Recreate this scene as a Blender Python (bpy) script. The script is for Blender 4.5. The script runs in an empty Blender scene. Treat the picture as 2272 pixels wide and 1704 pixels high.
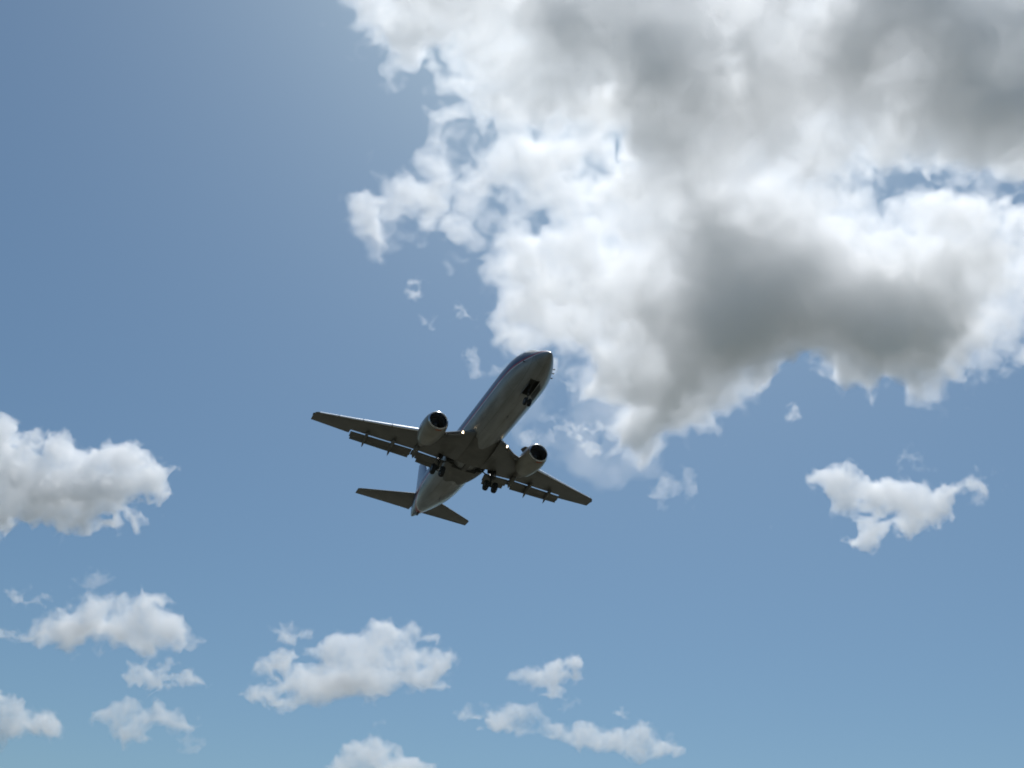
import bpy, bmesh, math, random
import numpy as np
from mathutils import Vector, Matrix

# ------------------------------------------------------------ camera, sky, sun, exposure
scene = bpy.context.scene
CAM_LOC = Vector((0.0, 0.0, 1.7))
CAM_ROT = Matrix(((0.996657, -0.081703, 0.0), (-0.04315, -0.526362, -0.849165), (0.06938, 0.846326, -0.528127)))
PHOTO_W, PHOTO_H, FOCAL = 2272.0, 1704.0, 2230.0
cam_data = bpy.data.cameras.new('camera')
cam_data.sensor_width = 36.0
cam_data.lens = 36.0 * FOCAL / PHOTO_W
cam_data.clip_start = 0.1
cam_data.clip_end = 60000.0
cam = bpy.data.objects.new('camera', cam_data)
cam.matrix_world = Matrix.Translation(CAM_LOC) @ CAM_ROT.to_4x4()
scene.collection.objects.link(cam)
scene.camera = cam

SUN_ELEV, SUN_AZ = math.radians(66.0), math.radians(12.0)      # azimuth from +Y towards +X
sun_dir = Vector((math.cos(SUN_ELEV) * math.sin(SUN_AZ), math.cos(SUN_ELEV) * math.cos(SUN_AZ), math.sin(SUN_ELEV)))
world = bpy.data.worlds.new('World')
scene.world = world
world.use_nodes = True
wn, wl = world.node_tree.nodes, world.node_tree.links
wn.clear()
sky = wn.new('ShaderNodeTexSky')
sky.sky_type = 'NISHITA'
sky.sun_disc = False
sky.sun_elevation = SUN_ELEV
sky.sun_rotation = SUN_AZ
sky.altitude = 0.0
sky.air_density = 1.0
sky.dust_density = 1.4
sky.ozone_density = 1.0
bg = wn.new('ShaderNodeBackground')
bg.inputs['Strength'].default_value = 0.079
wo = wn.new('ShaderNodeOutputWorld')
balance = wn.new('ShaderNodeMix'); balance.data_type = 'RGBA'; balance.blend_type = 'MULTIPLY'     # camera white balance
balance.inputs['Factor'].default_value = 1.0
balance.inputs['B'].default_value = (0.735, 0.955, 1.02, 1.0)
wl.new(sky.outputs['Color'], balance.inputs['A'])
wl.new(balance.outputs['Result'], bg.inputs['Color'])
wl.new(bg.outputs['Background'], wo.inputs['Surface'])

sun_data = bpy.data.lights.new('sun', 'SUN')
sun_data.energy = 3.7
sun_data.angle = math.radians(0.5)
sun_data.color = (1.0, 0.988, 0.975)
sun = bpy.data.objects.new('sun', sun_data)
sun.rotation_euler = (-sun_dir).to_track_quat('-Z', 'Y').to_euler()
sun.location = (0, 0, 300)
scene.collection.objects.link(sun)

scene.view_settings.view_transform = 'Standard'
scene.view_settings.look = 'None'
scene.view_settings.exposure = 0.0
scene.view_settings.gamma = 1.0
scene.view_settings.use_curve_mapping = False
scene.cycles.max_bounces = 24
scene.cycles.volume_bounces = 16
scene.cycles.transparent_max_bounces = 96
scene.cycles.use_denoising = True
scene.cycles.filter_width = 1.8
scene.cycles.use_adaptive_sampling = True
scene.cycles.adaptive_threshold = 0.025

# ------------------------------------------------------------ clouds
def upsample_axis(n, scale, rng_off):
    """matrix (n x m) of smooth interpolation weights from a lattice with spacing scale cells"""
    m = int(n / scale) + 5
    x = np.arange(n) / scale + 1.0 + rng_off
    i = np.floor(x).astype(int); t = (x - i)
    W = np.zeros((n, m), np.float32)
    w = [(1 - t) ** 3 / 6, (3 * t ** 3 - 6 * t ** 2 + 4) / 6, (-3 * t ** 3 + 3 * t ** 2 + 3 * t + 1) / 6, t ** 3 / 6]
    for k in range(4):
        W[np.arange(n), np.clip(i - 1 + k, 0, m - 1)] += w[k]
    return W

def lattice_noise(shape, scales, rng):
    """band-limited noise of unit deviation; scales = feature size in cells along each axis"""
    Ws = [upsample_axis(n, s, rng.random()) for n, s in zip(shape, scales)]
    a = rng.standard_normal([W.shape[1] for W in Ws]).astype(np.float32)
    for ax, W in enumerate(Ws):
        a = np.moveaxis(np.tensordot(W, a, axes=(1, ax)), 0, ax)
    d = 0.48 ** (len(shape) / 1.0) * 1.0
    return a / max(float(a.std()), 1e-6)

def poly_sd(poly, X, Y):
    """signed distance to a closed outline, positive inside"""
    P = np.array(poly, float)
    d2 = np.full(X.shape, 1e18); inside = np.zeros(X.shape, bool)
    for a, b in zip(P, np.roll(P, -1, axis=0)):
        ex, ey = b - a
        t = np.clip(((X - a[0]) * ex + (Y - a[1]) * ey) / (ex * ex + ey * ey + 1e-9), 0, 1)
        d2 = np.minimum(d2, (X - a[0] - t * ex) ** 2 + (Y - a[1] - t * ey) ** 2)
        c = (a[1] > Y) != (b[1] > Y)
        with np.errstate(divide='ignore', invalid='ignore'):
            inside ^= c & (X < (b[0] - a[0]) * (Y - a[1]) / (b[1] - a[1]) + a[0])
    d = np.sqrt(d2)
    return np.where(inside, d, -d)

def ray_dir(px, py):
    d = Vector(((px - PHOTO_W / 2) / FOCAL, -(py - PHOTO_H / 2) / FOCAL, -1.0))
    return (CAM_ROT @ d).normalized()

cloud_mats = {}
def cloud_material(sigma, g=0.4):
    key = (round(sigma, 6), g)
    if key not in cloud_mats:
        m = bpy.data.materials.new('cloud_droplets')
        m.use_nodes = True
        n = m.node_tree.nodes; l = m.node_tree.links
        n.clear()
        out = n.new('ShaderNodeOutputMaterial')
        v = n.new('ShaderNodeVolumeScatter')
        v.inputs['Color'].default_value = (1, 1, 1, 1)
        v.inputs['Density'].default_value = sigma
        v.inputs['Anisotropy'].default_value = g
        l.new(v.outputs[0], out.inputs['Volume'])
        cloud_mats[key] = m
    return cloud_mats[key]

import openvdb
def swirl(p, shape, spec):
    """bend the puffs with smooth vector noise, the same field for every shell of one cloud"""
    du = spec.get('cell', 2.5); wr = spec.get('wr', 2.0)
    P = p.astype(np.float64).copy()
    for n, (size, amp) in enumerate(spec.get('swirl', ((46, 9), (20, 4)))):
        for ax in range(3):
            rng = np.random.default_rng(spec.get('seed', 1) * 31 + n * 3 + ax)
            L = np.array([size / du, size / du, size / du / wr])
            dims = [int(shape[a] / L[a]) + 5 for a in range(3)]
            lat = rng.standard_normal(dims)
            q = p / L + 1.0
            i = np.floor(q).astype(int); t = q - i; t = t * t * (3 - 2 * t)
            v = 0
            for a in (0, 1):
                for b in (0, 1):
                    for c in (0, 1):
                        wgt = (t[:, 0] if a else 1 - t[:, 0]) * (t[:, 1] if b else 1 - t[:, 1]) * (t[:, 2] if c else 1 - t[:, 2])
                        v = v + wgt * lat[np.clip(i[:, 0] + a, 0, dims[0] - 1), np.clip(i[:, 1] + b, 0, dims[1] - 1), np.clip(i[:, 2] + c, 0, dims[2] - 1)]
            P[:, ax] += v * amp / du / (wr if ax == 2 else 1.0)
    return P
def mesh_from_field(name, F, to_world, mat, spec):
    grid = openvdb.FloatGrid(background=50.0)
    grid.copyFromArray(-F)
    p, t, q = grid.convertToPolygons(isovalue=0.0, adaptivity=0.0)
    if len(q) == 0: return None
    p = swirl(p, F.shape, spec)
    pts = to_world(p)
    me = bpy.data.meshes.new(name)
    nq = len(q); nt = len(t)
    me.vertices.add(len(pts)); me.vertices.foreach_set('co', pts.astype(np.float32).ravel())
    loops = np.concatenate([q.ravel(), t.ravel()]).astype(np.int32)
    me.loops.add(len(loops)); me.loops.foreach_set('vertex_index', loops)
    starts = np.concatenate([np.arange(nq) * 4, nq * 4 + np.arange(nt) * 3]).astype(np.int32)
    me.polygons.add(nq + nt); me.polygons.foreach_set('loop_start', starts)
    me.update(calc_edges=True)
    me.materials.append(mat)
    print('cloud mesh', name, len(pts), nq)
    o = bpy.data.objects.new(name, me)
    scene.collection.objects.link(o)
    return o

def make_cloud(label, spec):
    """spec in photo-pixel units at the cloud's distance: outlines, thickness blobs, holes"""
    rng = np.random.default_rng(spec.get('seed', 1))
    x0, y0, x1, y1 = spec['box']
    du = spec.get('cell', 2.5); dw = du * spec.get('wr', 2.0)
    # 2-D plan at cell resolution
    nx, ny = int((x1 - x0) / du), int((y1 - y0) / du)
    X, Y = np.meshgrid(x0 + du * np.arange(nx), y0 + du * np.arange(ny), indexing='ij')
    # ragged edges: bend the outline with noise of several sizes
    Xw, Yw = X.copy(), Y.copy()
    for size, amp in spec.get('warp', ((60, 14), (28, 8), (13, 4))):
        Xw += amp * lattice_noise((nx, ny), (size / du,) * 2, rng)
        Yw += amp * lattice_noise((nx, ny), (size / du,) * 2, rng)
    sd = np.full(X.shape, -1e3)
    for poly in spec['polys']:
        sd = np.maximum(sd, poly_sd(poly, Xw, Yw))
    for hx, hy, rx, ry in spec.get('holes', ()):
        r = np.sqrt(((Xw - hx) / rx) ** 2 + ((Yw - hy) / ry) ** 2)
        sd = np.minimum(sd, (r - 1) * min(rx, ry))
    t0, ramp = spec.get('t0', 50.0), spec.get('ramp', 40.0)
    sd = sd + spec.get('grow', 2.0)
    c = np.clip(sd / ramp, -3, 1)
    D = np.where(c > 0, t0 * np.clip(c, 0, 1) ** spec.get('pw', 0.85), c * ramp * spec.get('fall', 0.9))
    for bx, by, br, ba in spec.get('blobs', ()):
        if isinstance(br, tuple): rx, ry = br
        else: rx = ry = br
        g_ = np.exp(-((Xw - bx) / rx) ** 2 - ((Yw - by) / ry) ** 2) * ba
        D += g_ * np.clip(sd / spec.get('inner', ramp * 1.8), 0, 1)
    if spec.get('knots'):
        kn = sum(a_ * lattice_noise((nx, ny), (z_ / du,) * 2, rng) for z_, a_ in spec['knots'])
        D = np.where(c > 0, D * np.exp(kn * np.clip(c, 0, 1)), D)
    D = np.where(c > 0, np.maximum(D, 26 * np.clip(c, 0, 1)) if spec.get('knots') else np.maximum(D, 4 * c), D)
    dmax = float(D.max()) + 3 * spec.get('amp', 20)
    nw = int(2 * dmax / dw) + 4
    w = (np.arange(nw) - nw / 2) * dw
    mid = np.zeros((nx, ny), np.float32)
    for size, amp in ((260, 30), (110, 14)):
        mid += spec.get('midamp', 1.0) * amp * lattice_noise((nx, ny), (size / du,) * 2, rng)
    F = (D[:, :, None] - np.abs(w[None, None, :] - mid[:, :, None])).astype(np.float32)
    N = np.zeros(F.shape, np.float32)
    amp = spec.get('amp', 20.0)
    size = spec.get('nsize', 90.0)
    for o in range(spec.get('oct', 5)):
        if size < 2.2 * du: break
        N += amp * lattice_noise(F.shape, (size / du, size / du, max(spec.get('wstretch', 1.5) * size / dw, 2.0)), rng)
        size *= 0.5; amp *= spec.get('gain', 0.55)
    # noise grows with the local thickness so that thin veils are torn and thick parts billow
    F += N
    if F.max() < 4: F += 4 - F.max()      # keep at least a shred of every traced wisp
    F[0], F[-1], F[:, 0], F[:, -1], F[:, :, 0], F[:, :, -1] = (-50,) * 6
    cx, cy = (x0 + x1) / 2, (y0 + y1) / 2
    cdir = ray_dir(cx, cy)
    dist = spec.get('height', 1150.0) / cdir.z; s = dist / FOCAL
    centre = CAM_LOC + cdir * dist
    crt = CAM_ROT.col[0]
    ax_u = (crt - cdir * crt.dot(cdir)).normalized()
    ax_v = cdir.cross(ax_u).normalized()          # points down in the photo
    if ax_v.dot(-CAM_ROT.col[1]) < 0: ax_v = -ax_v
    A = np.array([list(ax_u), list(ax_v), list(cdir)])
    def to_world(p):
        # place each column on the sky direction of its pixel, on the plane through the cloud's centre
        px = x0 + du * p[:, 0]; py = y0 + du * p[:, 1]; pw = (p[:, 2] - nw / 2) * dw
        d = np.stack([(px - PHOTO_W / 2) / FOCAL, -(py - PHOTO_H / 2) / FOCAL, -np.ones_like(px)], 1)
        R = np.array([list(r) for r in CAM_ROT])
        d = d @ R.T
        d /= (d @ np.array(list(cdir)))[:, None]
        loc = (d - np.array(list(cdir))) * dist    # in the plane
        P = loc + pw[:, None] * s * np.array(list(cdir))
        return P
    levels = spec.get('levels', ((0, .006), (10, .010), (28, .012)))
    o = None
    for n, (e, k) in enumerate(levels):
        G = F - e if e else F
        c2 = mesh_from_field('cloud' if o is None else 'inner_cloud', G, to_world, cloud_material(k / s, spec.get('g', 0.4)), spec)
        if c2 is None: continue
        if o is None:
            o = c2; o.location = centre
            o['label'] = label; o['category'] = 'cloud'; o['group'] = 'cumulus clouds in the blue sky'
        else:
            c2.parent = o
    return o

S = 1.02712
def sc(pts): return [(x * S, y * S) for x, y in pts]
BANK = dict(cell=2.5, wr=2.4, seed=3, t0=66, ramp=60, amp=11, nsize=64, oct=6, gain=.72, grow=7, pw=.7, fall=.6, inner=150, knots=((150, .16), (70, .13)),
    warp=((70, 5), (32, 6), (15, 4.5), (8, 2.5)), swirl=((44, 7), (18, 2.6)),
    levels=((-5, .0012), (2, .003), (9, .005), (22, .0065), (40, .006)),
    polys=[[(750,-280),(745,0),(757,38),(776,72),(848,98),(869,136),(880,180),(923,173),(954,148),(976,182),(1018,227),(988,250),(954,280),(941,341),(961,378),(931,386),(901,377),(855,369),(869,409),(825,416),(786,435),(786,463),(833,496),(857,546),(867,522),(848,463),(901,484),(954,496),(993,509),(1022,454),(1026,484),(1028,522),(1052,545),(1082,568),(1120,621),(1144,637),(1120,666),(1101,696),(1128,764),(1173,776),(1226,780),(1256,817),(1283,878),(1355,882),(1400,901),(1362,946),(1343,980),(1355,1014),(1393,1010),(1385,1037),(1419,1050),(1461,1010),(1499,988),(1548,976),(1597,993),(1605,935),(1658,897),(1718,863),(1763,821),(1809,821),(1832,844),(1900,872),(1945,907),(1963,870),(1998,893),(2036,912),(2081,874),(2149,855),(2157,829),(2272,823),(2560,830),(2560,-280)]],
    holes=[(986,134,16,11),(1045,300,26,12),(1030,300,10,26),(1046,345,14,20),(1040,390,10,34),(1210,293,26,9),(1369,354,12,22),(1345,385,20,8),(1120,467,16,14),(1217,474,18,10),(1084,557,16,12),(1030,440,8,40),
           (2080,402,42,7),(2235,425,26,12),(2262,448,20,18),(1260,812,8,10)],
    blobs=[(1600,670,120,100),(1720,670,150,108),(1870,700,140,108),(2020,735,120,82),(1520,830,105,88),(1640,560,150,40),(1440,910,70,35),
           (2230,240,160,95),(2120,50,200,70),(1850,40,180,50),(1420,190,100,55),(1470,300,110,60),(1310,10,130,40),(1620,460,140,35),(1570,20,120,30),
           (2140,610,80,30),(1760,330,120,25),(1850,330,100,20),(1880,130,(520,250),46),(1700,150,(200,150),26),(2080,760,140,35),(1780,730,(330,110),30),
           (1627,165,34,-34),(1938,178,30,-34),(1975,275,34,-34),(1468,375,40,-32),(1839,136,34,-35),(1832,290,30,-30),(1905,560,45,-45)])
MID = dict(t0=36, ramp=30, amp=6.5, nsize=34, oct=5, gain=.72, grow=5, pw=.7, cell=1.9, wr=1.7, midamp=.3, warp=((30, 3.5), (14, 3.2), (7, 2)), swirl=((30, 4), (13, 1.6)),
    levels=((-3, .002), (1, .006), (6, .011), (14, .014)))
WISP = dict(t0=13, ramp=12, amp=6, nsize=30, oct=5, gain=.7, cell=1.6, wr=1.5, midamp=.15, warp=((24, 6), (11, 4), (6, 2)), swirl=((22, 3), (10, 1.3)),
    levels=((-2, .003), (2, .007), (7, .012)))
FAINT = dict(WISP, levels=((-2, .0025), (3, .005)), amp=7)
CLOUDS = [
 (BANK, 'huge white and grey cumulus bank filling the upper right sky', {}),
 (MID, 'large puffy white cumulus with grey belly cut by the left edge of the photo', dict(seed=11, t0=46, ramp=34, polys=[[(-60,900),(0,923),(18,934),(29,950),(38,970),(66,959),(84,955),(113,957),(140,958),(163,970),(181,991),(199,984),(235,973),(271,984),(301,988),(328,1002),(353,1036),(375,1059),(375,1079),(384,1090),(366,1106),(357,1120),(339,1111),(316,1108),(287,1111),(278,1124),(310,1138),(334,1158),(323,1178),(301,1181),(287,1160),(271,1138),(244,1140),(264,1167),(231,1174),(203,1187),(172,1172),(131,1178),(99,1160),(77,1172),(41,1156),(18,1178),(0,1181),(-60,1180)]], holes=[(233,1151,10,8)], blobs=[(226,1083,(75,26),60),(41,1052,(35,22),45),(113,1095,(45,30),55)])),
 (MID, 'small bright white cumulus shaped like a bird, right of the airliner', dict(seed=12, polys=[[(1794,1075),(1818,1043),(1857,1031),(1897,1039),(1928,1055),(1948,1071),(1968,1063),(2007,1079),(2031,1075),(2070,1086),(2090,1082),(2125,1067),(2157,1051),(2184,1086),(2149,1090),(2129,1102),(2121,1138),(2094,1169),(2046,1173),(2007,1185),(1964,1177),(1944,1209),(1893,1216),(1861,1201),(1897,1185),(1905,1161),(1881,1145),(1853,1126),(1826,1090)]], holes=[(1916,1130,16,11),(1968,1153,16,8)])),
 (MID, 'flat based white cumulus below the large left one, with long tail to the left', dict(seed=13, t0=30, polys=[[(-60,1405),(0,1396),(26,1401),(51,1410),(80,1393),(120,1370),(134,1347),(171,1336),(211,1321),(251,1316),(286,1319),(329,1316),(363,1310),(380,1336),(357,1353),(340,1353),(357,1367),(380,1367),(409,1396),(446,1401),(454,1424),(440,1444),(383,1450),(329,1459),(286,1441),(251,1433),(211,1430),(160,1441),(120,1427),(57,1427),(0,1419),(-60,1420)]], blobs=[(200,1404,(65,16),45)])),
 (WISP, 'thin streak of white cloud at the left edge above the flat based cumulus', dict(seed=14, polys=[[(-30,1300),(0,1301),(51,1304),(69,1324),(89,1319),(106,1341),(66,1336),(23,1324),(-30,1324)]])),
 (FAINT, 'faint wisp hanging just above the flat based cumulus', dict(seed=15, polys=[[(171,1299),(203,1284),(229,1270),(237,1287),(257,1290),(240,1299),(217,1310),(200,1296),(177,1307)]])),
 (WISP, 'thin torn cloud between the flat based cumulus and the two humped cloud', dict(seed=16, t0=16, polys=[[(274,1496),(303,1473),(331,1470),(354,1487),(380,1484),(414,1481),(431,1501),(466,1513),(429,1519),(400,1524),(377,1533),(340,1539),(357,1519),(323,1507),(283,1510)]])),
 (MID, 'small two humped white cloud near the lower left corner', dict(seed=17, t0=22, ramp=20, polys=[[(197,1593),(220,1570),(249,1559),(274,1550),(300,1556),(309,1573),(340,1570),(354,1553),(374,1570),(406,1576),(420,1599),(449,1601),(429,1624),(400,1630),(366,1610),(326,1616),(311,1641),(271,1650),(251,1624),(211,1604)]])),
 (MID, 'sloping white cloud cut by the left edge in the bottom left corner', dict(seed=18, t0=24, ramp=20, polys=[[(-60,1500),(0,1516),(23,1541),(54,1561),(74,1581),(106,1584),(129,1616),(109,1644),(71,1627),(46,1616),(40,1639),(0,1653),(-60,1660)]])),
 (FAINT, 'faint shred of cloud under the two humped cloud', dict(seed=19, polys=[[(390,1660),(415,1648),(447,1660),(430,1670),(400,1670)]])),
 (MID, 'broad ragged white cumulus at the bottom, left of centre, with curling left end', dict(seed=20, t0=28, ramp=22, polys=[
   [(671,1440),(707,1428),(737,1406),(783,1396),(815,1389),(834,1372),(866,1376),(876,1389),(910,1376),(956,1406),(966,1433),(939,1425),(930,1435),(952,1454),(1000,1469),(996,1491),(964,1506),(998,1520),(964,1530),(920,1535),(881,1525),(842,1540),(793,1542),(756,1557),(720,1564),(676,1564),(646,1574),(585,1572),(561,1557),(541,1545),(566,1523),(583,1533),(598,1520),(573,1496),(568,1469),(598,1450),(627,1452),(656,1452),(668,1462),(646,1491),(671,1481),(703,1472),(715,1462),(707,1454),(676,1454)],
   [(603,1408),(617,1391),(637,1386),(656,1401),(686,1411),(656,1423),(646,1437),(603,1428)]], holes=[(622,1500,14,7),(620,1545,12,5),(939,1476,10,12)], blobs=[(764,1513,(50,22),35)])),
 (MID, 'round topped white cloud cut by the bottom edge of the photo', dict(seed=21, t0=26, ramp=22, polys=[[(732,1696),(756,1672),(786,1642),(815,1638),(842,1630),(888,1652),(898,1672),(925,1672),(952,1689),(964,1704),(960,1730),(720,1740)]])),
 (MID, 'small white cloud shaped like a letter T, below the airliner', dict(seed=22, t0=24, ramp=16, polys=[[(1139,1496),(1162,1484),(1182,1476),(1200,1484),(1213,1463),(1235,1463),(1253,1473),(1266,1466),(1281,1458),(1294,1473),(1281,1486),(1294,1509),(1273,1511),(1253,1504),(1243,1519),(1253,1542),(1248,1554),(1228,1549),(1200,1549),(1218,1534),(1220,1519),(1182,1519),(1152,1514)]], holes=[(1256,1484,8,8)])),
 (MID, 'long thin white cloud sloping down to the right at the bottom', dict(seed=23, t0=26, ramp=16, grow=9, polys=[[(1078,1608),(1114,1582),(1142,1572),(1187,1565),(1208,1575),(1220,1595),(1243,1605),(1261,1615),(1296,1608),(1319,1605),(1342,1620),(1362,1618),(1395,1628),(1415,1618),(1446,1628),(1461,1646),(1478,1651),(1509,1673),(1468,1676),(1451,1689),(1415,1686),(1375,1671),(1354,1656),(1316,1653),(1276,1656),(1248,1638),(1208,1638),(1172,1635),(1127,1620)]])),
 (WISP, 'small wisp at the left end of the long sloping cloud', dict(seed=84, t0=10, polys=[[(1013,1580),(1033,1565),(1045,1576),(1073,1572),(1091,1580),(1081,1592),(1065,1590),(1050,1588),(1030,1590)]])),
 (WISP, 'tiny puff above the right half of the long sloping cloud', dict(seed=25, t0=11, polys=[[(1362,1580),(1385,1570),(1402,1583),(1408,1600),(1395,1602),(1380,1590)]])),
 (FAINT, 'faint streak between the T shaped cloud and the long sloping cloud', dict(seed=26, polys=[[(1220,1580),(1250,1566),(1280,1556),(1288,1564),(1260,1575),(1225,1588)]])),
 (WISP, 'pair of tiny wisps left of the cloud bank, topmost of the shreds above the airliner', dict(seed=87, t0=9, polys=[[(903,641),(921,637),(940,622),(957,616),(959,637),(935,648),(912,652)]])),
 (WISP, 'tiny wisp left of the largest shred above the airliner', dict(seed=28, t0=9, polys=[[(930,703),(957,690),(969,717),(957,726),(942,712)]])),
 (WISP, 'largest white shred in the open sky above the airliner', dict(seed=29, t0=12, polys=[[(997,681),(1008,672),(1026,684),(1040,688),(1047,706),(1071,719),(1029,719),(1008,697)]])),
 (FAINT, 'soft wisp just left of the airliner nose', dict(seed=30, t0=11, polys=[[(1035,800),(1047,797),(1071,822),(1058,832),(1042,820)]])),
 (FAINT, 'soft small puff touching the left side of the airliner nose', dict(seed=31, t0=11, polys=[[(1082,815),(1092,808),(1104,818),(1087,835)]])),
 (WISP, 'bright wisp just right of the airliner nose, under the bank', dict(seed=32, t0=16, polys=[[(1230,805),(1246,803),(1261,833),(1288,851),(1285,882),(1257,865),(1236,836)]])),
 (FAINT, 'thin wisp beside the right flank of the airliner', dict(seed=33, polys=[[(1172,922),(1207,899),(1234,920),(1217,933),(1185,930)]])),
 (WISP, 'curved white wisp right of the airliner, above its right engine', dict(seed=34, t0=14, polys=[[(1234,938),(1268,921),(1304,928),(1332,945),(1311,958),(1283,947),(1250,945)]])),
 (FAINT, 'faint haze like wisp above the right engine', dict(seed=35, polys=[[(1161,981),(1181,961),(1221,965),(1227,983),(1180,990)]])),
 (WISP, 'soft wisp under the lowest point of the cloud bank', dict(seed=36, t0=14, polys=[[(1270,981),(1304,961),(1332,974),(1317,1012),(1293,1016),(1275,1000)]])),
 (WISP, 'small wisp hanging under the right half of the cloud bank', dict(seed=37, t0=11, polys=[[(1716,912),(1747,903),(1771,923),(1752,943),(1732,925)]])),
 (FAINT, 'narrow upright wisp between the bank and the bird shaped cumulus', dict(seed=38, polys=[[(2082,960),(2095,950),(2110,975),(2103,990),(2088,988)]])),
 (FAINT, 'soft upright wisp just above the bird shaped cumulus', dict(seed=39, t0=14, polys=[[(2005,1010),(2018,990),(2036,1004),(2063,1039),(2043,1059),(2011,1052)]])),
 (FAINT, 'faint spread out wisp under the centre of the cloud bank', dict(seed=40, t0=14, polys=[[(1441,1100),(1460,1080),(1479,1065),(1530,1069),(1552,1114),(1514,1102),(1479,1112)]])),
 (FAINT, 'tiny speck of cloud left of the bird shaped cumulus', dict(seed=101, t0=8, polys=[[(1676,1163),(1694,1136),(1700,1150),(1686,1166)]])),
 (FAINT, 'tiny puff below the bird shaped cumulus', dict(seed=102, t0=9, polys=[[(2060,1203),(2085,1198),(2104,1212),(2080,1218)]])),
 (FAINT, 'tiny shred just above the raised tail of the bird shaped cumulus', dict(seed=43, t0=9, polys=[[(2143,1033),(2160,1026),(2180,1024),(2180,1038),(2160,1042)]])),
 (FAINT, 'tiny upright shred right of the bird shaped cumulus', dict(seed=44, t0=9, polys=[[(2184,1040),(2194,1030),(2202,1042),(2198,1056),(2188,1052)]])),
 (FAINT, 'rightmost tiny shred beside the bird shaped cumulus', dict(seed=45, t0=9, polys=[[(2204,1058),(2216,1052),(2230,1054),(2226,1074),(2214,1080)]])),
 (dict(WISP, cell=4.0, wr=1.6), 'thin milky veil of cloud between the airliner nose and the cloud bank', dict(seed=50, t0=40, ramp=60, amp=16, nsize=80, oct=4, warp=((70, 14), (30, 8)), swirl=((60, 6),), levels=((0, .0011), (12, .0018)), polys=[[(1120,700),(1230,760),(1380,800),(1540,940),(1500,1060),(1330,1080),(1200,1040),(1110,960),(1150,860),(1090,770)]])),
]
for base, label, extra in CLOUDS:
    spec = dict(base); spec.update(extra)
    xs = [p[0] for q in spec['polys'] for p in q]; ys = [p[1] for q in spec['polys'] for p in q]
    m = 1.2 * spec['ramp'] + 24
    if 'amp' not in extra and base is MID: spec['amp'] = 6.5 * (spec['t0'] / 36) ** .8
    spec['box'] = (min(xs) - m, min(ys) - m, max(xs) + m, max(ys) + m)
    if make_cloud(label, spec) is None: print('no mesh for', label)

# ------------------------------------------------------------ ground (below the frame; it lights the airliner's belly)
def new_mat(name, base=(0.5, 0.5, 0.5), rough=0.5, metal=0.0, coat=0.0, emit=None, noise=0.0, nscale=2.0):
    m = bpy.data.materials.new(name); m.use_nodes = True
    n = m.node_tree.nodes; l = m.node_tree.links
    b = n['Principled BSDF']
    b.inputs['Base Color'].default_value = (*base, 1)
    b.inputs['Roughness'].default_value = rough
    b.inputs['Metallic'].default_value = metal
    b.inputs['Coat Weight'].default_value = coat
    if emit:
        b.inputs['Emission Color'].default_value = (*emit[0], 1); b.inputs['Emission Strength'].default_value = emit[1]
    if noise:
        tc = n.new('ShaderNodeTexCoord'); nz = n.new('ShaderNodeTexNoise'); rm = n.new('ShaderNodeValToRGB')
        nz.inputs['Scale'].default_value = nscale; nz.inputs['Detail'].default_value = 6
        rm.color_ramp.elements[0].position = 0.3; rm.color_ramp.elements[1].position = 0.7
        rm.color_ramp.elements[0].color = (*[c * (1 - noise) for c in base], 1)
        rm.color_ramp.elements[1].color = (*[min(1, c * (1 + noise)) for c in base], 1)
        l.new(tc.outputs['Object'], nz.inputs['Vector']); l.new(nz.outputs['Fac'], rm.inputs['Fac']); l.new(rm.outputs['Color'], b.inputs['Base Color'])
    return m

def link_mesh(name, verts, faces, mat, parent=None, smooth=True):
    me = bpy.data.meshes.new(name)
    me.from_pydata([tuple(v) for v in verts], [], faces)
    bm = bmesh.new(); bm.from_mesh(me)
    bmesh.ops.remove_doubles(bm, verts=bm.verts, dist=1e-5)
    bmesh.ops.recalc_face_normals(bm, faces=bm.faces)
    for f in bm.faces: f.smooth = smooth
    bm.to_mesh(me); bm.free()
    for m in (mat if isinstance(mat, (list, tuple)) else [mat]): me.materials.append(m)
    if smooth:
        try: me.set_sharp_from_angle(angle=math.radians(38))
        except Exception: pass
    o = bpy.data.objects.new(name, me)
    scene.collection.objects.link(o)
    if parent: o.parent = parent
    return o

gn = 24
gv, gf = [], []
for i in range(gn + 1):
    for j in range(gn + 1):
        x = (i / gn - .5) * 2; y = (j / gn - .5) * 2
        x = math.copysign(abs(x) ** 2.2, x) * 30000; y = math.copysign(abs(y) ** 2.2, y) * 30000
        gv.append((x, y, 0.0))
for i in range(gn):
    for j in range(gn):
        a = i * (gn + 1) + j
        gf.append((a, a + 1, a + gn + 2, a + gn + 1))
ground = link_mesh('ground', gv, gf, new_mat('dry_grass', (0.080, 0.080, 0.060), 0.95, noise=0.3, nscale=0.15), smooth=False)
ground['kind'] = 'structure'; ground['label'] = 'dry grass airfield under the approach path'

# ------------------------------------------------------------ airliner (local axes: x forward, y to its left, z up)
def V(X, y, z): return (15.0 - X, -y, z)       # X = metres aft of a datum near the nose, y = metres to starboard

plane_rot = Matrix(((0.353792, 0.934395, 0.041674), (-0.934307, 0.350978, 0.062336), (0.043619, -0.06099, 0.997185)))
airliner = bpy.data.objects.new('airliner', None)
airliner.matrix_world = Matrix.Translation(CAM_LOC + Vector((-3.0445, 82.1905, 44.5203))) @ plane_rot.to_4x4()
airliner.empty_display_size = 2
scene.collection.objects.link(airliner)
airliner['label'] = 'twin engine passenger jet with navy and red striped grey fuselage, wheels down, passing overhead'
airliner['category'] = 'airplane'

NOSE = -1.85
TAIL = 33.35

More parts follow.
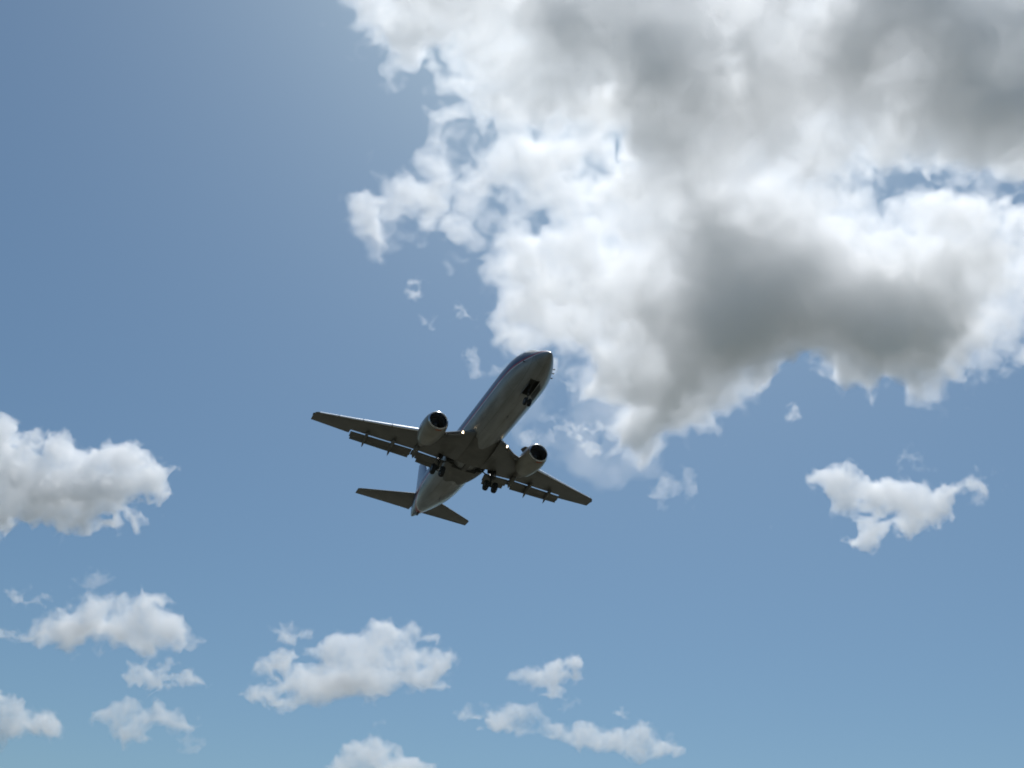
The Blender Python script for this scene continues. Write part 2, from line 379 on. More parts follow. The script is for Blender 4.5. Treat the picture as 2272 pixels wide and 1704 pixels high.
def painted(name, aft=False):
    """grey belly, fine white and red pinstripes, navy upper body with rows of dark windows"""
    m = bpy.data.materials.new(name); m.use_nodes = True
    n = m.node_tree.nodes; l = m.node_tree.links; b = n['Principled BSDF']
    b.inputs['Roughness'].default_value = 0.3; b.inputs['Coat Weight'].default_value = 0.25; b.inputs['Coat Roughness'].default_value = 0.08
    tc = n.new('ShaderNodeTexCoord'); sx = n.new('ShaderNodeSeparateXYZ'); l.new(tc.outputs['Object'], sx.inputs[0])
    mr = n.new('ShaderNodeMapRange'); mr.inputs['From Min'].default_value = -2.2; mr.inputs['From Max'].default_value = 2.2
    l.new(sx.outputs['Z'], mr.inputs['Value'])
    cr = n.new('ShaderNodeValToRGB'); cr.color_ramp.interpolation = 'CONSTANT'
    def pos(z): return (z + 2.2) / 4.4
    e = cr.color_ramp.elements
    e[0].position = 0; e[0].color = (0.29, 0.29, 0.285, 1)
    e[1].position = pos(STRIPE); e[1].color = (0.75, 0.72, 0.70, 1)
    x = e.new(pos(STRIPE + 0.09)); x.color = (0.40, 0.03, 0.04, 1)
    x = e.new(pos(STRIPE + 0.28)); x.color = (0.022, 0.03, 0.075, 1)
    l.new(mr.outputs[0], cr.inputs['Fac'])
    # grime on the belly
    nz = n.new('ShaderNodeTexNoise'); nz.inputs['Scale'].default_value = 1.0; nz.inputs['Detail'].default_value = 7
    mp = n.new('ShaderNodeMapping'); mp.inputs['Scale'].default_value = (0.35, 1.6, 1.6)
    l.new(tc.outputs['Object'], mp.inputs[0]); l.new(mp.outputs[0], nz.inputs['Vector'])
    r2 = n.new('ShaderNodeValToRGB'); r2.color_ramp.elements[0].position = .35; r2.color_ramp.elements[1].position = .62
    r2.color_ramp.elements[0].color = (0.72, 0.71, 0.67, 1); r2.color_ramp.elements[1].color = (1, 1, 1, 1)
    l.new(nz.outputs['Fac'], r2.inputs['Fac'])
    # skin panel seams every 1.3 m
    wv = n.new('ShaderNodeTexBrick'); wv.inputs['Scale'].default_value = 1.0
    wv.inputs['Brick Width'].default_value = 2.6; wv.inputs['Row Height'].default_value = 0.9; wv.inputs['Mortar Size'].default_value = 0.012
    wv.inputs['Color1'].default_value = (1, 1, 1, 1); wv.inputs['Color2'].default_value = (0.93, 0.93, 0.93, 1); wv.inputs['Mortar'].default_value = (0.6, 0.6, 0.6, 1)
    l.new(tc.outputs['Object'], wv.inputs['Vector'])
    mx = n.new('ShaderNodeMix'); mx.data_type = 'RGBA'; mx.blend_type = 'MULTIPLY'; mx.inputs['Factor'].default_value = 1
    l.new(cr.outputs[0], mx.inputs['A']); l.new(r2.outputs[0], mx.inputs['B'])
    m2 = n.new('ShaderNodeMix'); m2.data_type = 'RGBA'; m2.blend_type = 'MULTIPLY'; m2.inputs['Factor'].default_value = 1
    l.new(mx.outputs['Result'], m2.inputs['A']); l.new(wv.outputs['Color'], m2.inputs['B'])
    l.new(m2.outputs['Result'], b.inputs['Base Color'])
    return m

STRIPE = -0.50
M_BODY = painted('fuselage_paint')
M_GREY = new_mat('grey_wing_paint', (0.125, 0.118, 0.102), 0.42, coat=0.3, noise=0.14, nscale=0.9)
M_FAIR = new_mat('worn_grey_fairing', (0.125, 0.118, 0.102), 0.5, noise=0.22, nscale=0.8)
M_ALU = new_mat('bare_aluminium', (0.62, 0.62, 0.64), 0.22, metal=1.0)
M_SLAT = new_mat('pale_leading_edge', (0.92, 0.92, 0.93), 0.30, metal=1.0)
M_NAC = new_mat('nacelle_paint', (0.24, 0.22, 0.18), 0.3, coat=0.4, noise=0.15, nscale=1.2)
M_NAVY = new_mat('navy_tail_paint', (0.030, 0.055, 0.14), 0.3, coat=0.5)
M_DARK = new_mat('dark_bay_interior', (0.085, 0.085, 0.075), 0.8)
M_TYRE = new_mat('tyre_rubber', (0.018, 0.018, 0.018), 0.85)
M_STRUT = new_mat('gear_leg_steel', (0.07, 0.07, 0.065), 0.4, metal=0.3)
M_HUB = new_mat('wheel_hub', (0.07, 0.07, 0.068), 0.4, metal=0.4)
M_GLASS = new_mat('cockpit_glass', (0.03, 0.035, 0.04), 0.05, coat=1.0)
M_FAN = new_mat('fan_titanium', (0.22, 0.22, 0.23), 0.4, metal=0.5)
M_LAMP = new_mat('landing_lamp', (1, 0.9, 0.7), 0.3, emit=((1.0, 0.80, 0.50), 9.0))
M_ORANGE = new_mat('orange_band_paint', (0.34, 0.10, 0.04), 0.5)
M_HOT = new_mat('exhaust_metal', (0.20, 0.17, 0.14), 0.4, metal=0.8)
M_GLINT = new_mat('polished_lamp_glass', (0.9, 0.9, 0.9), 0.08, metal=1.0)

def hermite(tab, x):
    """smooth monotone interpolation through a table of (x, v0, v1, ...)"""
    T = np.array(tab, float); X = T[:, 0]; out = []
    for c in range(1, T.shape[1]):
        Y = T[:, c]; h = np.diff(X); d = np.diff(Y) / h
        m = np.zeros(len(X)); m[0] = d[0]; m[-1] = d[-1]
        for i in range(1, len(X) - 1):
            m[i] = 0 if d[i - 1] * d[i] <= 0 else 2 * d[i - 1] * d[i] / (d[i - 1] + d[i])
        i = min(max(int(np.searchsorted(X, x) - 1), 0), len(X) - 2)
        t = min(max((x - X[i]) / h[i], 0), 1)
        out.append((2 * t ** 3 - 3 * t ** 2 + 1) * Y[i] + (t ** 3 - 2 * t ** 2 + t) * h[i] * m[i] + (-2 * t ** 3 + 3 * t ** 2) * Y[i + 1] + (t ** 3 - t ** 2) * h[i] * m[i + 1])
    return out

# station aft of the nose tip: half width, top, bottom, height of greatest width
BODY = [(0.0, 0.02, -0.74, -0.80, -0.77), (0.06, 0.13, -0.64, -0.92, -0.77), (0.25, 0.28, -0.46, -1.04, -0.76), (0.6, 0.48, -0.18, -1.19, -0.70),
        (1.1, 0.73, 0.14, -1.36, -0.62), (1.7, 0.99, 0.46, -1.54, -0.50), (2.1, 1.15, 0.74, -1.64, -0.42), (2.6, 1.33, 1.16, -1.74, -0.34),
        (3.2, 1.51, 1.50, -1.84, -0.25), (4.0, 1.70, 1.78, -1.94, -0.15), (5.2, 1.83, 1.96, -1.99, -0.05), (6.8, 1.88, 2.0, -2.0, 0.0),
        (23.0, 1.88, 2.0, -2.0, 0.0), (24.5, 1.87, 2.0, -1.94, 0.02), (26.5, 1.80, 2.0, -1.68, 0.10), (28.5, 1.62, 1.96, -1.27, 0.22),
        (30.5, 1.32, 1.86, -0.80, 0.40), (32.5, 0.90, 1.64, -0.30, 0.56), (34.0, 0.54, 1.36, 0.08, 0.66), (34.9, 0.30, 1.10, 0.32, 0.70), (35.3, 0.16, 0.96, 0.44, 0.72)]
def body_pt(s, a, off=0.0):
    """point on the fuselage skin; a = 0 at the crown, 90 starboard side, 180 keel (degrees)"""
    w, zt, zb, zc = hermite(BODY, s)
    r = math.radians(a)
    c, sn = math.cos(r), math.sin(r)
    h = (zt - zc) if c > 0 else (zc - zb)
    return V(NOSE + s, (w + off) * sn, zc + (h + off) * c)

def grid_mesh(name, rings, mat, parent, cap=True, closed=True, smooth=True):
    vs, fs = [], []
    n = len(rings[0])
    for r in rings: vs += r
    for i in range(len(rings) - 1):
        for j in range(n if closed else n - 1):
            k = (j + 1) % n
            fs.append((i * n + j, i * n + k, (i + 1) * n + k, (i + 1) * n + j))
    if cap and closed:
        fs.append(tuple(range(n))); fs.append(tuple((len(rings) - 1) * n + j for j in range(n)))
    return link_mesh(name, vs, fs, mat, parent, smooth)

def box_obj(name, pts8, mat, parent=None, bevel=0.0):
    fs = [(0, 1, 2, 3), (4, 5, 6, 7), (0, 1, 5, 4), (1, 2, 6, 5), (2, 3, 7, 6), (3, 0, 4, 7)]
    o = link_mesh(name, pts8, fs, mat, parent, smooth=False)
    return o

def cut(o, cutters):
    """carve hollows, keep the result as plain mesh"""
    for c in cutters:
        md = o.modifiers.new('cut', 'BOOLEAN'); md.operation = 'DIFFERENCE'; md.object = c; md.solver = 'EXACT'
        md.material_mode = 'TRANSFER'
    bpy.context.view_layer.update()
    dg = bpy.context.evaluated_depsgraph_get()
    me = bpy.data.meshes.new_from_object(o.evaluated_get(dg))
    o.modifiers.clear(); o.data = me
def drop(cs):
    for c in cs: bpy.data.objects.remove(c, do_unlink=True)

# fuselage
ss = list(np.concatenate([np.array([0, .03, .06, .12, .2, .3, .45, .6, .8, 1.0, 1.2, 1.45]), np.arange(1.7, 6.6, .3), np.arange(7.5, 23.1, 1.4), np.arange(23.6, 35.1, .6), [35.3]]))
NA = 64
rings = [[body_pt(s, 360 * j / NA) for j in range(NA)] for s in ss]
fuselage = grid_mesh('fuselage', rings, M_BODY, airliner)

def raw_box(X0, X1, y0, y1, z0, z1, X0b=None):
    P = [V(X0, y0, z0), V(X1, y0, z0), V(X1, y1, z0), V(X0, y1, z0), V(X0, y0, z1), V(X1, y0, z1), V(X1, y1, z1), V(X0, y1, z1)]
    return box_obj('cutter', P, M_DARK, airliner)
nose_bay = raw_box(NOSE + 2.75, NOSE + 4.75, -0.42, 0.42, -3.0, -1.2)
cut(fuselage, [nose_bay]); drop([nose_bay])

# wing to body fairing
FAIR = [(11.6, 1.3, -1.88), (12.6, 1.6, -1.98), (13.6, 1.85, -2.06), (15.0, 1.98, -2.13), (16.8, 2.00, -2.15), (18.0, 1.85, -2.12), (19.4, 1.5, -2.02), (20.6, 0.9, -1.92)]
rings = []
for X in np.linspace(11.6, 20.6, 40):
    w, zb = hermite(FAIR, X)
    r = []
    for j in range(40):
        a = 2 * math.pi * j / 40
        c, s_ = math.cos(a), math.sin(a)
        y = w * math.copysign(abs(s_) ** 0.75, s_); z = -1.35 + (-1.35 - zb) * -abs(c) ** 0.8 if c < 0 else -1.35 + 0.55 * c ** .9
        r.append(V(X, y, z if c >= 0 else -1.35 + (zb + 1.35) * abs(c) ** 0.8))
    rings.append(r)
fairing = grid_mesh('wing_body_fairing', rings, M_FAIR, airliner)

# wing sections: y, leading edge X, trailing edge X, z of chord plane, thickness ratio, twist (deg)
WING = [(1.2, 11.0, 18.45, -1.62, .145, 2.0), (1.9, 11.55, 18.45, -1.55, .145, 2.0), (3.3, 12.95, 18.5, -1.36, .135, 1.5), (4.83, 13.95, 18.6, -1.13, .125, 1.0),
        (8.0, 15.62, 19.25, -0.66, .115, 0.3), (11.2, 17.28, 19.9, -0.17, .108, -0.5), (14.1, 18.82, 20.52, 0.33, .10, -1.2), (14.3, 18.99, 20.53, 0.35, .085, -1.2), (14.44, 19.35, 20.55, 0.37, .05, -1.2)]
def wing_at(y): return np.array([np.interp(y, [w[0] for w in WING], [w[k] for w in WING]) for k in range(1, 6)])
def foil(u, upper, t):
    """height of a wing surface at chord fraction u (unit chord)"""
    yt = 5 * t * (0.2969 * math.sqrt(max(u, 0)) - 0.126 * u - 0.3516 * u * u + 0.2843 * u ** 3 - 0.1015 * u ** 4)
    cam_ = 0.018 * (1 - (2 * u - 0.9) ** 2) if u < 1 else 0
    return cam_ * .6 + (yt if upper else -yt)
def section(y, side, u0=0.0, u1=1.0, n=14, cut_te=False):
    le, te, z, t, tw = wing_at(abs(y)); c = te - le; tw = math.radians(tw)
    us = [u0 + (u1 - u0) * (0.5 - 0.5 * math.cos(math.pi * k / n)) for k in range(n + 1)]
    pts = [(u, foil(u, True, t)) for u in us[::-1]] + [(u, foil(u, False, t)) for u in us[1:]]
    out = []
    for u, h in pts:
        dx = u * c; dz = h * c
        out.append(V(le + dx * math.cos(tw) + dz * math.sin(tw), side * abs(y), z + dz * math.cos(tw) - (u - .25) * c * math.sin(tw)))
    return out
def span(ys, n):
    r = []
    for a, b in zip(ys, ys[1:]): r += list(np.linspace(a, b, n, endpoint=False))
    return r + [ys[-1]]

def rot_panel(side, y0, y1, uh, chord_frac, drop_ang, aft, down, thick=.13, n=10, m=8):
    """a flap segment: own small foil, moved aft and down and rotated"""
    rings = []
    for y in np.linspace(y0, y1, m):
        le, te, z, t, tw = wing_at(y); c = te - le; cf = chord_frac[0] + (chord_frac[1] - chord_frac[0]) * (y - y0) / (y1 - y0)
        hx = le + uh * c + (0 if isinstance(aft, tuple) else aft); hz = z - down - (uh - .25) * c * math.sin(math.radians(tw))
        if isinstance(aft, tuple):
            cf0 = aft[2] + (aft[3] - aft[2]) * (y - y0) / (y1 - y0); a0 = math.radians(24)
            hx = le + uh * c + aft[0] + .90 * cf0 * math.cos(a0); hz = z - aft[1] - (uh - .25) * c * math.sin(math.radians(tw)) - .90 * cf0 * math.sin(a0) - .02
        a = math.radians(drop_ang); pts = []
        us = [0.5 - 0.5 * math.cos(math.pi * k / n) for k in range(n + 1)]
        prof = [(u, foil(u, True, thick)) for u in us[::-1]] + [(u, foil(u, False, thick)) for u in us[1:]]
        for u, h in prof:
            dx, dz = u * cf, h * cf
            pts.append(V(hx + dx * math.cos(a) - dz * -math.sin(a) * 1.0, side * y, hz - dx * math.sin(a) + dz * math.cos(a)))
        rings.append(pts)
    return rings

def lathe(name, axis_pt, prof, mat, parent, n=40, flat=0.0, direction='x', cap=False):
    """prof: (offset along axis, radius); axis runs aft (x), or sideways (y)"""
    rings = []
    for d, r in prof:
        ring = []
        for j in range(n):
            a = 2 * math.pi * j / n
            if direction == 'x':
                zz = -r * math.cos(a)
                if flat and zz < 0: zz *= (1 - flat)
                ring.append(V(axis_pt[0] + d, axis_pt[1] + r * math.sin(a), axis_pt[2] + zz))
            else:
                ring.append(V(axis_pt[0] + r * math.sin(a), axis_pt[1] + d, axis_pt[2] + r * math.cos(a)))
        rings.append(ring)
    return grid_mesh(name, rings, mat, parent, cap=cap)

def tube(name, p0, p1, r0, r1, mat, parent, n=14):
    a, b = Vector(V(*p0)), Vector(V(*p1)); d = (b - a).normalized()
    u = d.orthogonal().normalized(); w = d.cross(u)
    rings = [[tuple(c + (u * math.cos(2 * math.pi * j / n) + w * math.sin(2 * math.pi * j / n)) * r) for j in range(n)] for c, r in ((a, r0), (b, r1))]
    return grid_mesh(name, rings, mat, parent)

def plate(name, outline, thick_vec, mat, parent):
    """outline: list of (X,y,z); extruded by a vector in the same axes"""
    a = [V(*p) for p in outline]; b = [V(p[0] + thick_vec[0], p[1] + thick_vec[1], p[2] + thick_vec[2]) for p in outline]
    n = len(a)
    fs = [tuple(range(n)), tuple(range(n, 2 * n))] + [(i, (i + 1) % n, n + (i + 1) % n, n + i) for i in range(n)]
    return link_mesh(name, a + b, fs, mat, parent, smooth=False)

UF = 0.74      # chord fraction where the fixed trailing edge ends ahead of the flaps
YF0, YF1, YG0, YG1 = 2.05, 4.60, 5.10, 10.75
well_cutters = []
for side in (1, -1):
    y0, y1 = sorted((side * 0.30, side * 2.85))
    well_cutters.append(raw_box(15.95, 16.75, y0, y1, -2.9, -1.45))
    y0, y1 = sorted((side * 0.28, side * 1.28))
    c_ = lathe('cutter', (16.45, side * 0.72, -2.0), [(-.5, .62), (.5, .62)], M_DARK, airliner, direction='y', cap=True)
    c_.location.z -= 0.0
    well_cutters.append(c_)
cut(fairing, well_cutters)
for side in (1, -1):
    # fixed wing: full chord outboard of the flaps, cut short ahead of them
    rings = []
    for y in span([1.2, 1.9, 3.3, 4.83, 8.0, YG1], 5):
        rings.append(section(y, side, 0, UF))
    rings.append(section(YG1 + 0.06, side, 0, UF))
    w = grid_mesh('wing', rings, M_GREY, airliner)
    w2rings = [section(y, side, 0, 1.0) for y in span([YG1 + 0.0601, 11.2, 13.2, 14.1, 14.3, 14.44], 3)]
    # outer wing joined in the same mesh
    me2 = grid_mesh('outer', w2rings, M_GREY, airliner)
    bm = bmesh.new(); bm.from_mesh(w.data); bm.from_mesh(me2.data); bm.to_mesh(w.data); bm.free()
    bpy.data.objects.remove(me2, do_unlink=True)
    cut(w, [c for c in well_cutters])
    # slats along the leading edge outboard of the engine, moved forward and drooped
    for ya, yb in ((5.55, 7.75), (7.82, 10.2), (10.27, 12.3), (12.37, 13.95)):
        rings = []
        for y in np.linspace(ya, yb, 6):
            le, te, z, t, tw = wing_at(y); c = te - le
            pts = []
            us = [0, .01, .03, .06, .10, .15]
            prof = [(u, 1.35 * foil(u, True, t) + .002) for u in us[::-1]] + [(u, 1.35 * foil(u, False, t) - .001) for u in us[1:4]] + [(.07, foil(.05, True, t) - .018), (.12, foil(.12, True, t) - .006)]
            a = math.radians(-22)
            for u, h in prof:
                dx, dz = u * c, h * c
                X = dx * math.cos(a) - dz * math.sin(a) * -1 * -1
                pts.append(V(le - 0.055 * c + dx * math.cos(a) + dz * math.sin(a) * -1, side * y, z - 0.035 * c + dz * math.cos(a) - dx * math.sin(a) * -1 * -1 + .0 + 0.0))
            rings.append(pts)
        grid_mesh('slat', rings, M_SLAT, w)
    # krueger flaps between body and engine
    for ya, yb in ((2.35, 3.25), (3.32, 4.1)):
        rings = []
        for y in np.linspace(ya, yb, 4):
            le, te, z, t, tw = wing_at(y)
            rings.append([V(le + .28, side * y, z - .22), V(le + .02, side * y, z - .40), V(le - .42, side * y, z - .50), V(le - .50, side * y, z - .44), V(le - .40, side * y, z - .38), V(le + .04, side * y, z - .28)])
        grid_mesh('krueger_flap', rings, M_GREY, w)
    # flaps: fore and aft segments, inboard and outboard
    f1 = grid_mesh('flap', rot_panel(side, YF0, YF1, UF, (.90, .80), 24, .09, .20), M_GREY, w)
    grid_mesh('aft_flap', rot_panel(side, YF0 + .1, YF1 - .2, UF, (.42, .38), 38, (.09, .20, .90, .80), 0), M_GREY, f1)
    f2 = grid_mesh('flap', rot_panel(side, YG0, YG1, UF, (.76, .62), 24, .07, .15), M_GREY, w)
    grid_mesh('aft_flap', rot_panel(side, YG0 + .1, YG1 - .1, UF, (.32, .28), 38, (.07, .15, .76, .62), 0), M_GREY, f2)
    grid_mesh('thrust_gate', rot_panel(side, YF1 + .04, YG0 - .04, UF, (.62, .60), 20, .09, .19), M_DARK, w)
    # flap track fairings: long pods drooping aft
    for y, L, rr in ((6.95, 2.10, .17), (9.35, 1.90, .15), (4.85, 1.55, .24)):
        le, te, z, t, tw = wing_at(y); c = te - le
        a_pt = (le + .50 * c, y, z - .075 * c); rings = []
        for k in range(15):
            u = k / 14; r = rr * math.sin(math.pi * min(1, u * 1.12 + .04) ** .8) ** .75 if u < .93 else rr * .02
            r = rr * max(0.03, (1 - (2 * u - .8) ** 2 / 1.5) if u < .8 else (1 - .6 ** 2 * 0 - (u - .8) / .2) * (1 - .36 / 1.5))
            dx = u * L; bend = max(0, u - .45); dz = -bend ** 1.25 * L * .62 - .03
            rings.append([V(a_pt[0] + dx, side * (y + r * 1.05 * math.sin(2 * math.pi * j / 12)), a_pt[2] + dz - .06 + r * 1.25 * math.cos(2 * math.pi * j / 12)) for j in range(12)])
        grid_mesh('flap_track_fairing', rings, M_FAIR, w)
    # wing tip lamp cover
    p = wing_at(14.44)
    lathe('navigation_light', (p[0] + .15, side * 14.43, p[2] + .02), [(-.2, .015), (-.12, .06), (0, .075), (.2, .05), (.3, .01)], M_GLASS, w, n=12)
    # landing light at the wing root
    lz = wing_at(2.1)
    lathe('landing_light', (lz[0] + .05, side * 2.12, lz[2] + .03), [(-.02, .01), (-.02, .10), (.1, .11), (.12, .02)], M_LAMP, w, n=14)

    # engine
    EX, EY, EZ = 10.72, 4.83, -1.80
    eng = bpy.data.objects.new('engine', None); scene.collection.objects.link(eng); eng.parent = airliner
    lathe('nacelle', (EX, side * EY, EZ), [(.10, .925), (.25, .985), (.55, 1.05), (1.0, 1.10), (1.6, 1.11), (2.3, 1.06), (2.9, .97), (3.4, .86), (3.42, .82), (2.9, .80)], M_NAC, eng, flat=.10)
    lathe('inlet_lip', (EX, side * EY, EZ), [(.30, .745), (.14, .76), (.05, .79), (.0, .835), (.02, .875), (.06, .90), (.102, .928)], M_ALU, eng, flat=.06)
    lathe('inlet_duct', (EX, side * EY, EZ), [(.298, .747), (.6, .76), (.95, .775), (1.1, .775)], M_FAN, eng, flat=.05)
    fan = lathe('fan_hub', (EX, side * EY, EZ), [(.62, .01), (.72, .10), (.85, .18), (1.0, .24), (1.1, .25)], M_FAN, eng, n=20)
    # fan blades as one disc of 38 twisted blades
    vs, fs = [], []
    for k in range(38):
        a = 2 * math.pi * k / 38
        for (r, da, dx) in ((.22, 0, 0), (.76, .05, 0), (.76, .16, .12), (.22, .14, .16)):
            vs.append(V(EX + .88 + dx, side * EY + r * math.sin(a + da), EZ + r * math.cos(a + da)))
        fs.append((4 * k, 4 * k + 1, 4 * k + 2, 4 * k + 3))
    link_mesh('fan_blades', vs, fs, M_FAN, eng, smooth=False)
    lathe('fan_casing', (EX, side * EY, EZ), [(1.12, .775), (1.14, .25)], M_DARK, eng)
    lathe('exhaust_nozzle', (EX, side * EY, EZ), [(2.7, .66), (3.4, .62), (4.0, .50), (4.5, .38), (4.48, .34), (3.8, .36)], M_HOT, eng, n=28)
    lathe('exhaust_plug', (EX, side * EY, EZ), [(4.0, .22), (4.5, .18), (4.9, .05)], M_HOT, eng, n=18, cap=True)
    # pylon
    lw = wing_at(EY)
    P = []
    for X, zt, zb, hw in ((EX + .9, EZ + 1.06, EZ + .9, .02), (EX + 1.5, EZ + 1.22, EZ + .9, .12), (EX + 2.6, EZ + 1.28, EZ + .7, .17), (EX + 3.3, EZ + 1.15, EZ + .4, .18), (EX + 4.6, lw[2] + .15 - .2, EZ + .2, .17), (EX + 6.4, lw[2] - .18, EZ + .50, .06)):
        P.append([V(X, side * EY - hw, zt - .03), V(X, side * EY, zt), V(X, side * EY + hw, zt - .03), V(X, side * EY + hw, zb), V(X, side * EY, zb - .02), V(X, side * EY - hw, zb)])
    grid_mesh('pylon', P, M_NAC, eng)
    # strake on the inboard side of the nacelle
    a = math.radians(50); sy, sz = -side * math.sin(a), math.cos(a)
    def np_(X, r): return (X, side * EY + sy * r, EZ + sz * r)
    plate('strake', [np_(EX + .75, 1.02), np_(EX + .95, 1.26), np_(EX + 1.55, 1.40), np_(EX + 1.85, 1.40), np_(EX + 1.85, 1.04)], (0, .02, .02), M_FAIR, eng)
    # orange band under the lip
    vs, fs = [], []
    NB = 9
    for k in range(NB + 1):
        a = math.radians(-4 + 34 * k / NB) * 1.0
        aa = a if side > 0 else a
        for d, r in ((.13, .955), (.30, 1.006)):
            vs.append(V(EX + d, side * EY - r * math.sin(aa) , EZ - r * math.cos(aa) * .90 - .004))
    for k in range(NB): fs.append((2 * k, 2 * k + 1, 2 * k + 3, 2 * k + 2))
    link_mesh('orange_band', vs, fs, M_ORANGE, eng)
    eng['label'] = 'open engine intake with shiny lip'

    # main landing gear
    g = bpy.data.objects.new('main_landing_gear', None); scene.collection.objects.link(g); g.parent = airliner
    GX, GY, GZ = 16.45, side * 2.62, -3.26
    tube('strut', (GX - .05, GY, -1.35), (GX, GY, -2.55), .13, .13, M_STRUT, g)
    tube('piston', (GX, GY, -2.5), (GX, GY, GZ - .02), .075, .075, M_HUB, g)
    tube('side_brace', (GX, side * 1.25, -1.75), (GX, GY, -2.45), .06, .06, M_STRUT, g)
    tube('drag_brace', (GX + .75, GY, -1.5), (GX, GY, -2.4), .05, .05, M_STRUT, g)
    tube('axle', (GX, GY - .55, GZ), (GX, GY + .55, GZ), .07, .07, M_STRUT, g)
    plate('torque_link', [(GX + .08, GY - .06, -2.5), (GX + .42, GY - .04, -2.9), (GX + .08, GY - .06, GZ + .1), (GX + .16, GY - .06, GZ + .1), (GX + .5, GY - .04, -2.9), (GX + .16, GY - .06, -2.5)], (0, .1, 0), M_STRUT, g)
    plate('gear_door', [(GX - .42, GY + side * .22, -1.45), (GX + .42, GY + side * .22, -1.45), (GX + .34, GY + side * .30, -2.45), (GX - .30, GY + side * .30, -2.45)], (0, side * .04, 0), M_GREY, g)
    for k in (-1, 1):
        wl_ = lathe('wheel', (GX, GY + k * .43, GZ), [(-.185, .27), (-.20, .36), (-.185, .45), (-.12, .50), (0, .515), (.12, .50), (.185, .45), (.20, .36), (.185, .27)], M_TYRE, g, direction='y', n=32)
        lathe('hub', (GX, GY + k * .43, GZ), [(-.16, .02), (-.15, .16), (-.18, .27), (.18, .27), (.15, .16), (.16, .02)], M_HUB, wl_, direction='y', n=20)

    # tailplane
    SX = [(0.55, 29.15, 33.2, 1.02, .11), (1.0, 29.45, 33.25, 1.07, .11), (3.5, 31.15, 33.75, 1.37, .10), (6.1, 32.95, 34.35, 1.70, .09), (6.35, 33.2, 34.4, 1.73, .06)]
    rings = []
    for y in span([0.55, 1.0, 3.5, 6.1, 6.35], 4):
        le, te, z, t = [np.interp(y, [q[0] for q in SX], [q[k] for q in SX]) for k in (1, 2, 3, 4)]; c = te - le
        us = [0.5 - 0.5 * math.cos(math.pi * k / 12) for k in range(13)]
        pr = [(u, 1) for u in us[::-1]] + [(u, -1) for u in us[1:]]
        rings.append([V(le + u * c, side * y, z + sg * c * 5 * t * .5 * 2 * (0.2969 * math.sqrt(u) - 0.126 * u - 0.3516 * u * u + 0.2843 * u ** 3 - 0.1015 * u ** 4)) for u, sg in pr])
    st = grid_mesh('tailplane', rings, M_GREY, airliner)
drop(well_cutters)

# fin with dorsal fillet and rudder
FS = [(1.7, 27.2, 33.3, .075), (2.2, 27.9, 33.4, .085), (2.9, 28.9, 33.5, .09), (4.5, 30.35, 33.85, .09), (7.0, 32.3, 34.35, .085), (7.25, 32.6, 34.4, .05)]
rings = []
for z in span([1.7, 2.2, 2.9, 4.5, 7.0, 7.25], 4):
    le, te, t = [np.interp(z, [q[0] for q in FS], [q[k] for q in FS]) for k in (1, 2, 3)]; c = te - le
    us = [0.5 - 0.5 * math.cos(math.pi * k / 12) for k in range(13)]
    pr = [(u, 1) for u in us[::-1]] + [(u, -1) for u in us[1:]]
    rings.append([V(le + u * c, sg * c * 5 * t * (0.2969 * math.sqrt(u) - 0.126 * u - 0.3516 * u * u + 0.2843 * u ** 3 - 0.1015 * u ** 4), z) for u, sg in pr])
fin = grid_mesh('fin', rings, M_NAVY, airliner)
rings = []
for k in range(10):
    u = k / 9; X = 22.4 + u * 7.0; h = 0.02 + 1.15 * u ** 2.2; hw = .06 + .16 * u
    rings.append([V(X, hw, 1.85), V(X, hw * .35, 1.9 + h * .7), V(X, 0, 1.97 + h), V(X, -hw * .35, 1.9 + h * .7), V(X, -hw, 1.85)])
grid_mesh('dorsal_fillet', rings, M_NAVY, fin)

# cockpit windows lie on the skin
def skin_patch(name, s0, s1, a0, a1, mat, off=.012, ns=5, na=5, parent=fuselage, shear=0.0):
    rows = [[body_pt(s0 + (s1 - s0) * i / ns + shear * j / na, a0 + (a1 - a0) * j / na, off) for j in range(na + 1)] for i in range(ns + 1)]
    return grid_mesh(name, rows, mat, parent, closed=False)
for sd in (1, -1):
    skin_patch('cockpit_window', 1.85, 2.62, sd * 4, sd * 34, M_GLASS, shear=.10)
    skin_patch('cockpit_window', 1.98, 2.75, sd * 37, sd * 57, M_GLASS, shear=.22)
    skin_patch('cockpit_window', 2.95, 3.45, sd * 52, sd * 66, M_GLASS, shear=.05)
    for k in range(46):     # cabin windows
        if k in (21, 24): continue
        s = 5.6 + k * .52
        if s > 29: break
        skin_patch('cabin_window', s, s + .24, sd * 66, sd * 76, M_GLASS, off=.006, ns=1, na=2)
# probes on the nose
for s, a in ((2.2, -96), (2.65, -101), (3.3, -103), (2.4, 100)):
    p = Vector(body_pt(s, a, 0)); q = Vector(body_pt(s, a, .16))
    d = (q - p)
    vs = [p + Vector((.05, 0, 0)), p - Vector((.05, 0, 0)), q - Vector((.02, 0, 0)), q + Vector((.16, 0, 0)), q + Vector((.16, 0, .03)), p + Vector((0, 0, .03))]
    link_mesh('pitot_probe', [tuple(v) for v in vs], [(0, 1, 2, 3), (0, 3, 4, 5), (1, 2, 4, 5), (2, 3, 4), (0, 1, 5)], M_HUB, fuselage, smooth=False)
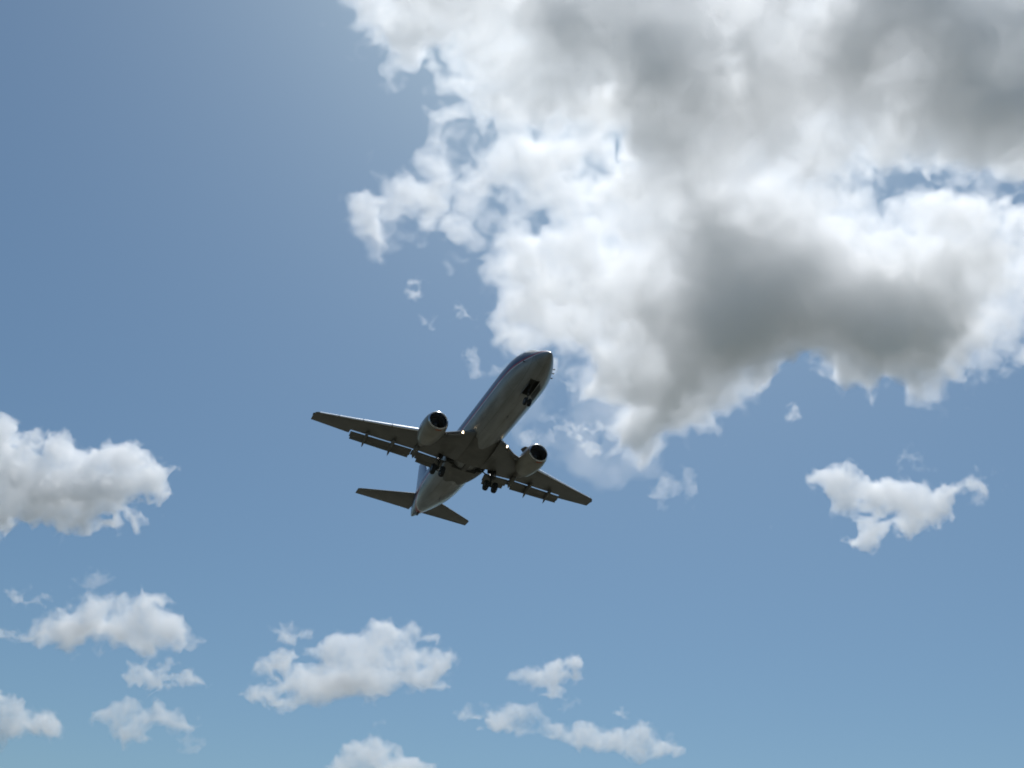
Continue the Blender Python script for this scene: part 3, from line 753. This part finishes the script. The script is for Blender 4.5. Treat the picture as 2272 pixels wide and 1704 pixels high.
# blade aerials, drain mast, tail skid
for s, hgt in ((8.2, .22), (25.2, .2)):
    X = NOSE + s
    plate('blade_aerial', [(X, -.01, -1.95), (X + .35, -.01, -1.95), (X + .38, -.01, -2.0 - hgt), (X + .22, -.01, -2.0 - hgt)], (0, .02, 0), M_FAIR, fuselage)
rings = [[V(X, hw, zt), V(X, -hw, zt), V(X, -hw, zb), V(X, hw, zb)] for X, hw, zt, zb in ((30.6, .03, 0, -.42), (31.1, .06, .1, -.44), (31.4, .06, .2, -.38), (31.6, .03, .3, -.2))]
grid_mesh('tail_skid', rings, M_DARK, fuselage, smooth=False)
lathe('exhaust_outlet', (TAIL + .09, 0, .72), [(0, .14), (.10, .12), (.10, .10), (-.1, .09)], M_HOT, fuselage, n=18)

# nose gear
g = bpy.data.objects.new('nose_landing_gear', None); scene.collection.objects.link(g); g.parent = airliner
NX, NZ = NOSE + 4.05, -3.12
tube('strut', (NX - .1, 0, -1.5), (NX, 0, -2.5), .085, .085, M_STRUT, g)
tube('piston', (NX, 0, -2.45), (NX, 0, NZ), .05, .05, M_HUB, g)
tube('drag_brace', (NX - .95, 0, -1.55), (NX - .05, 0, -2.2), .045, .045, M_STRUT, g)
tube('axle', (NX, -.26, NZ), (NX, .26, NZ), .04, .04, M_STRUT, g)
lathe('taxi_light', (NX - .16, 0, -2.35), [(0, .01), (0, .07), (.06, .06)], M_GLINT, g, n=12)
for k in (-1, 1):
    wl_ = lathe('wheel', (NX, k * .19, NZ), [(-.095, .17), (-.10, .25), (-.09, .31), (-.05, .34), (.05, .34), (.09, .31), (.10, .25), (.095, .17)], M_TYRE, g, direction='y', n=26)
    lathe('hub', (NX, k * .19, NZ), [(-.08, .02), (-.085, .17), (.085, .17), (.08, .02)], M_HUB, wl_, direction='y', n=16)
    plate('gear_door', [(NOSE + 2.78, k * .43, -1.90), (NOSE + 4.6, k * .43, -1.99), (NOSE + 4.5, k * .60, -2.52), (NOSE + 2.95, k * .58, -2.40)], (0, k * .025, 0), M_FAIR, g)
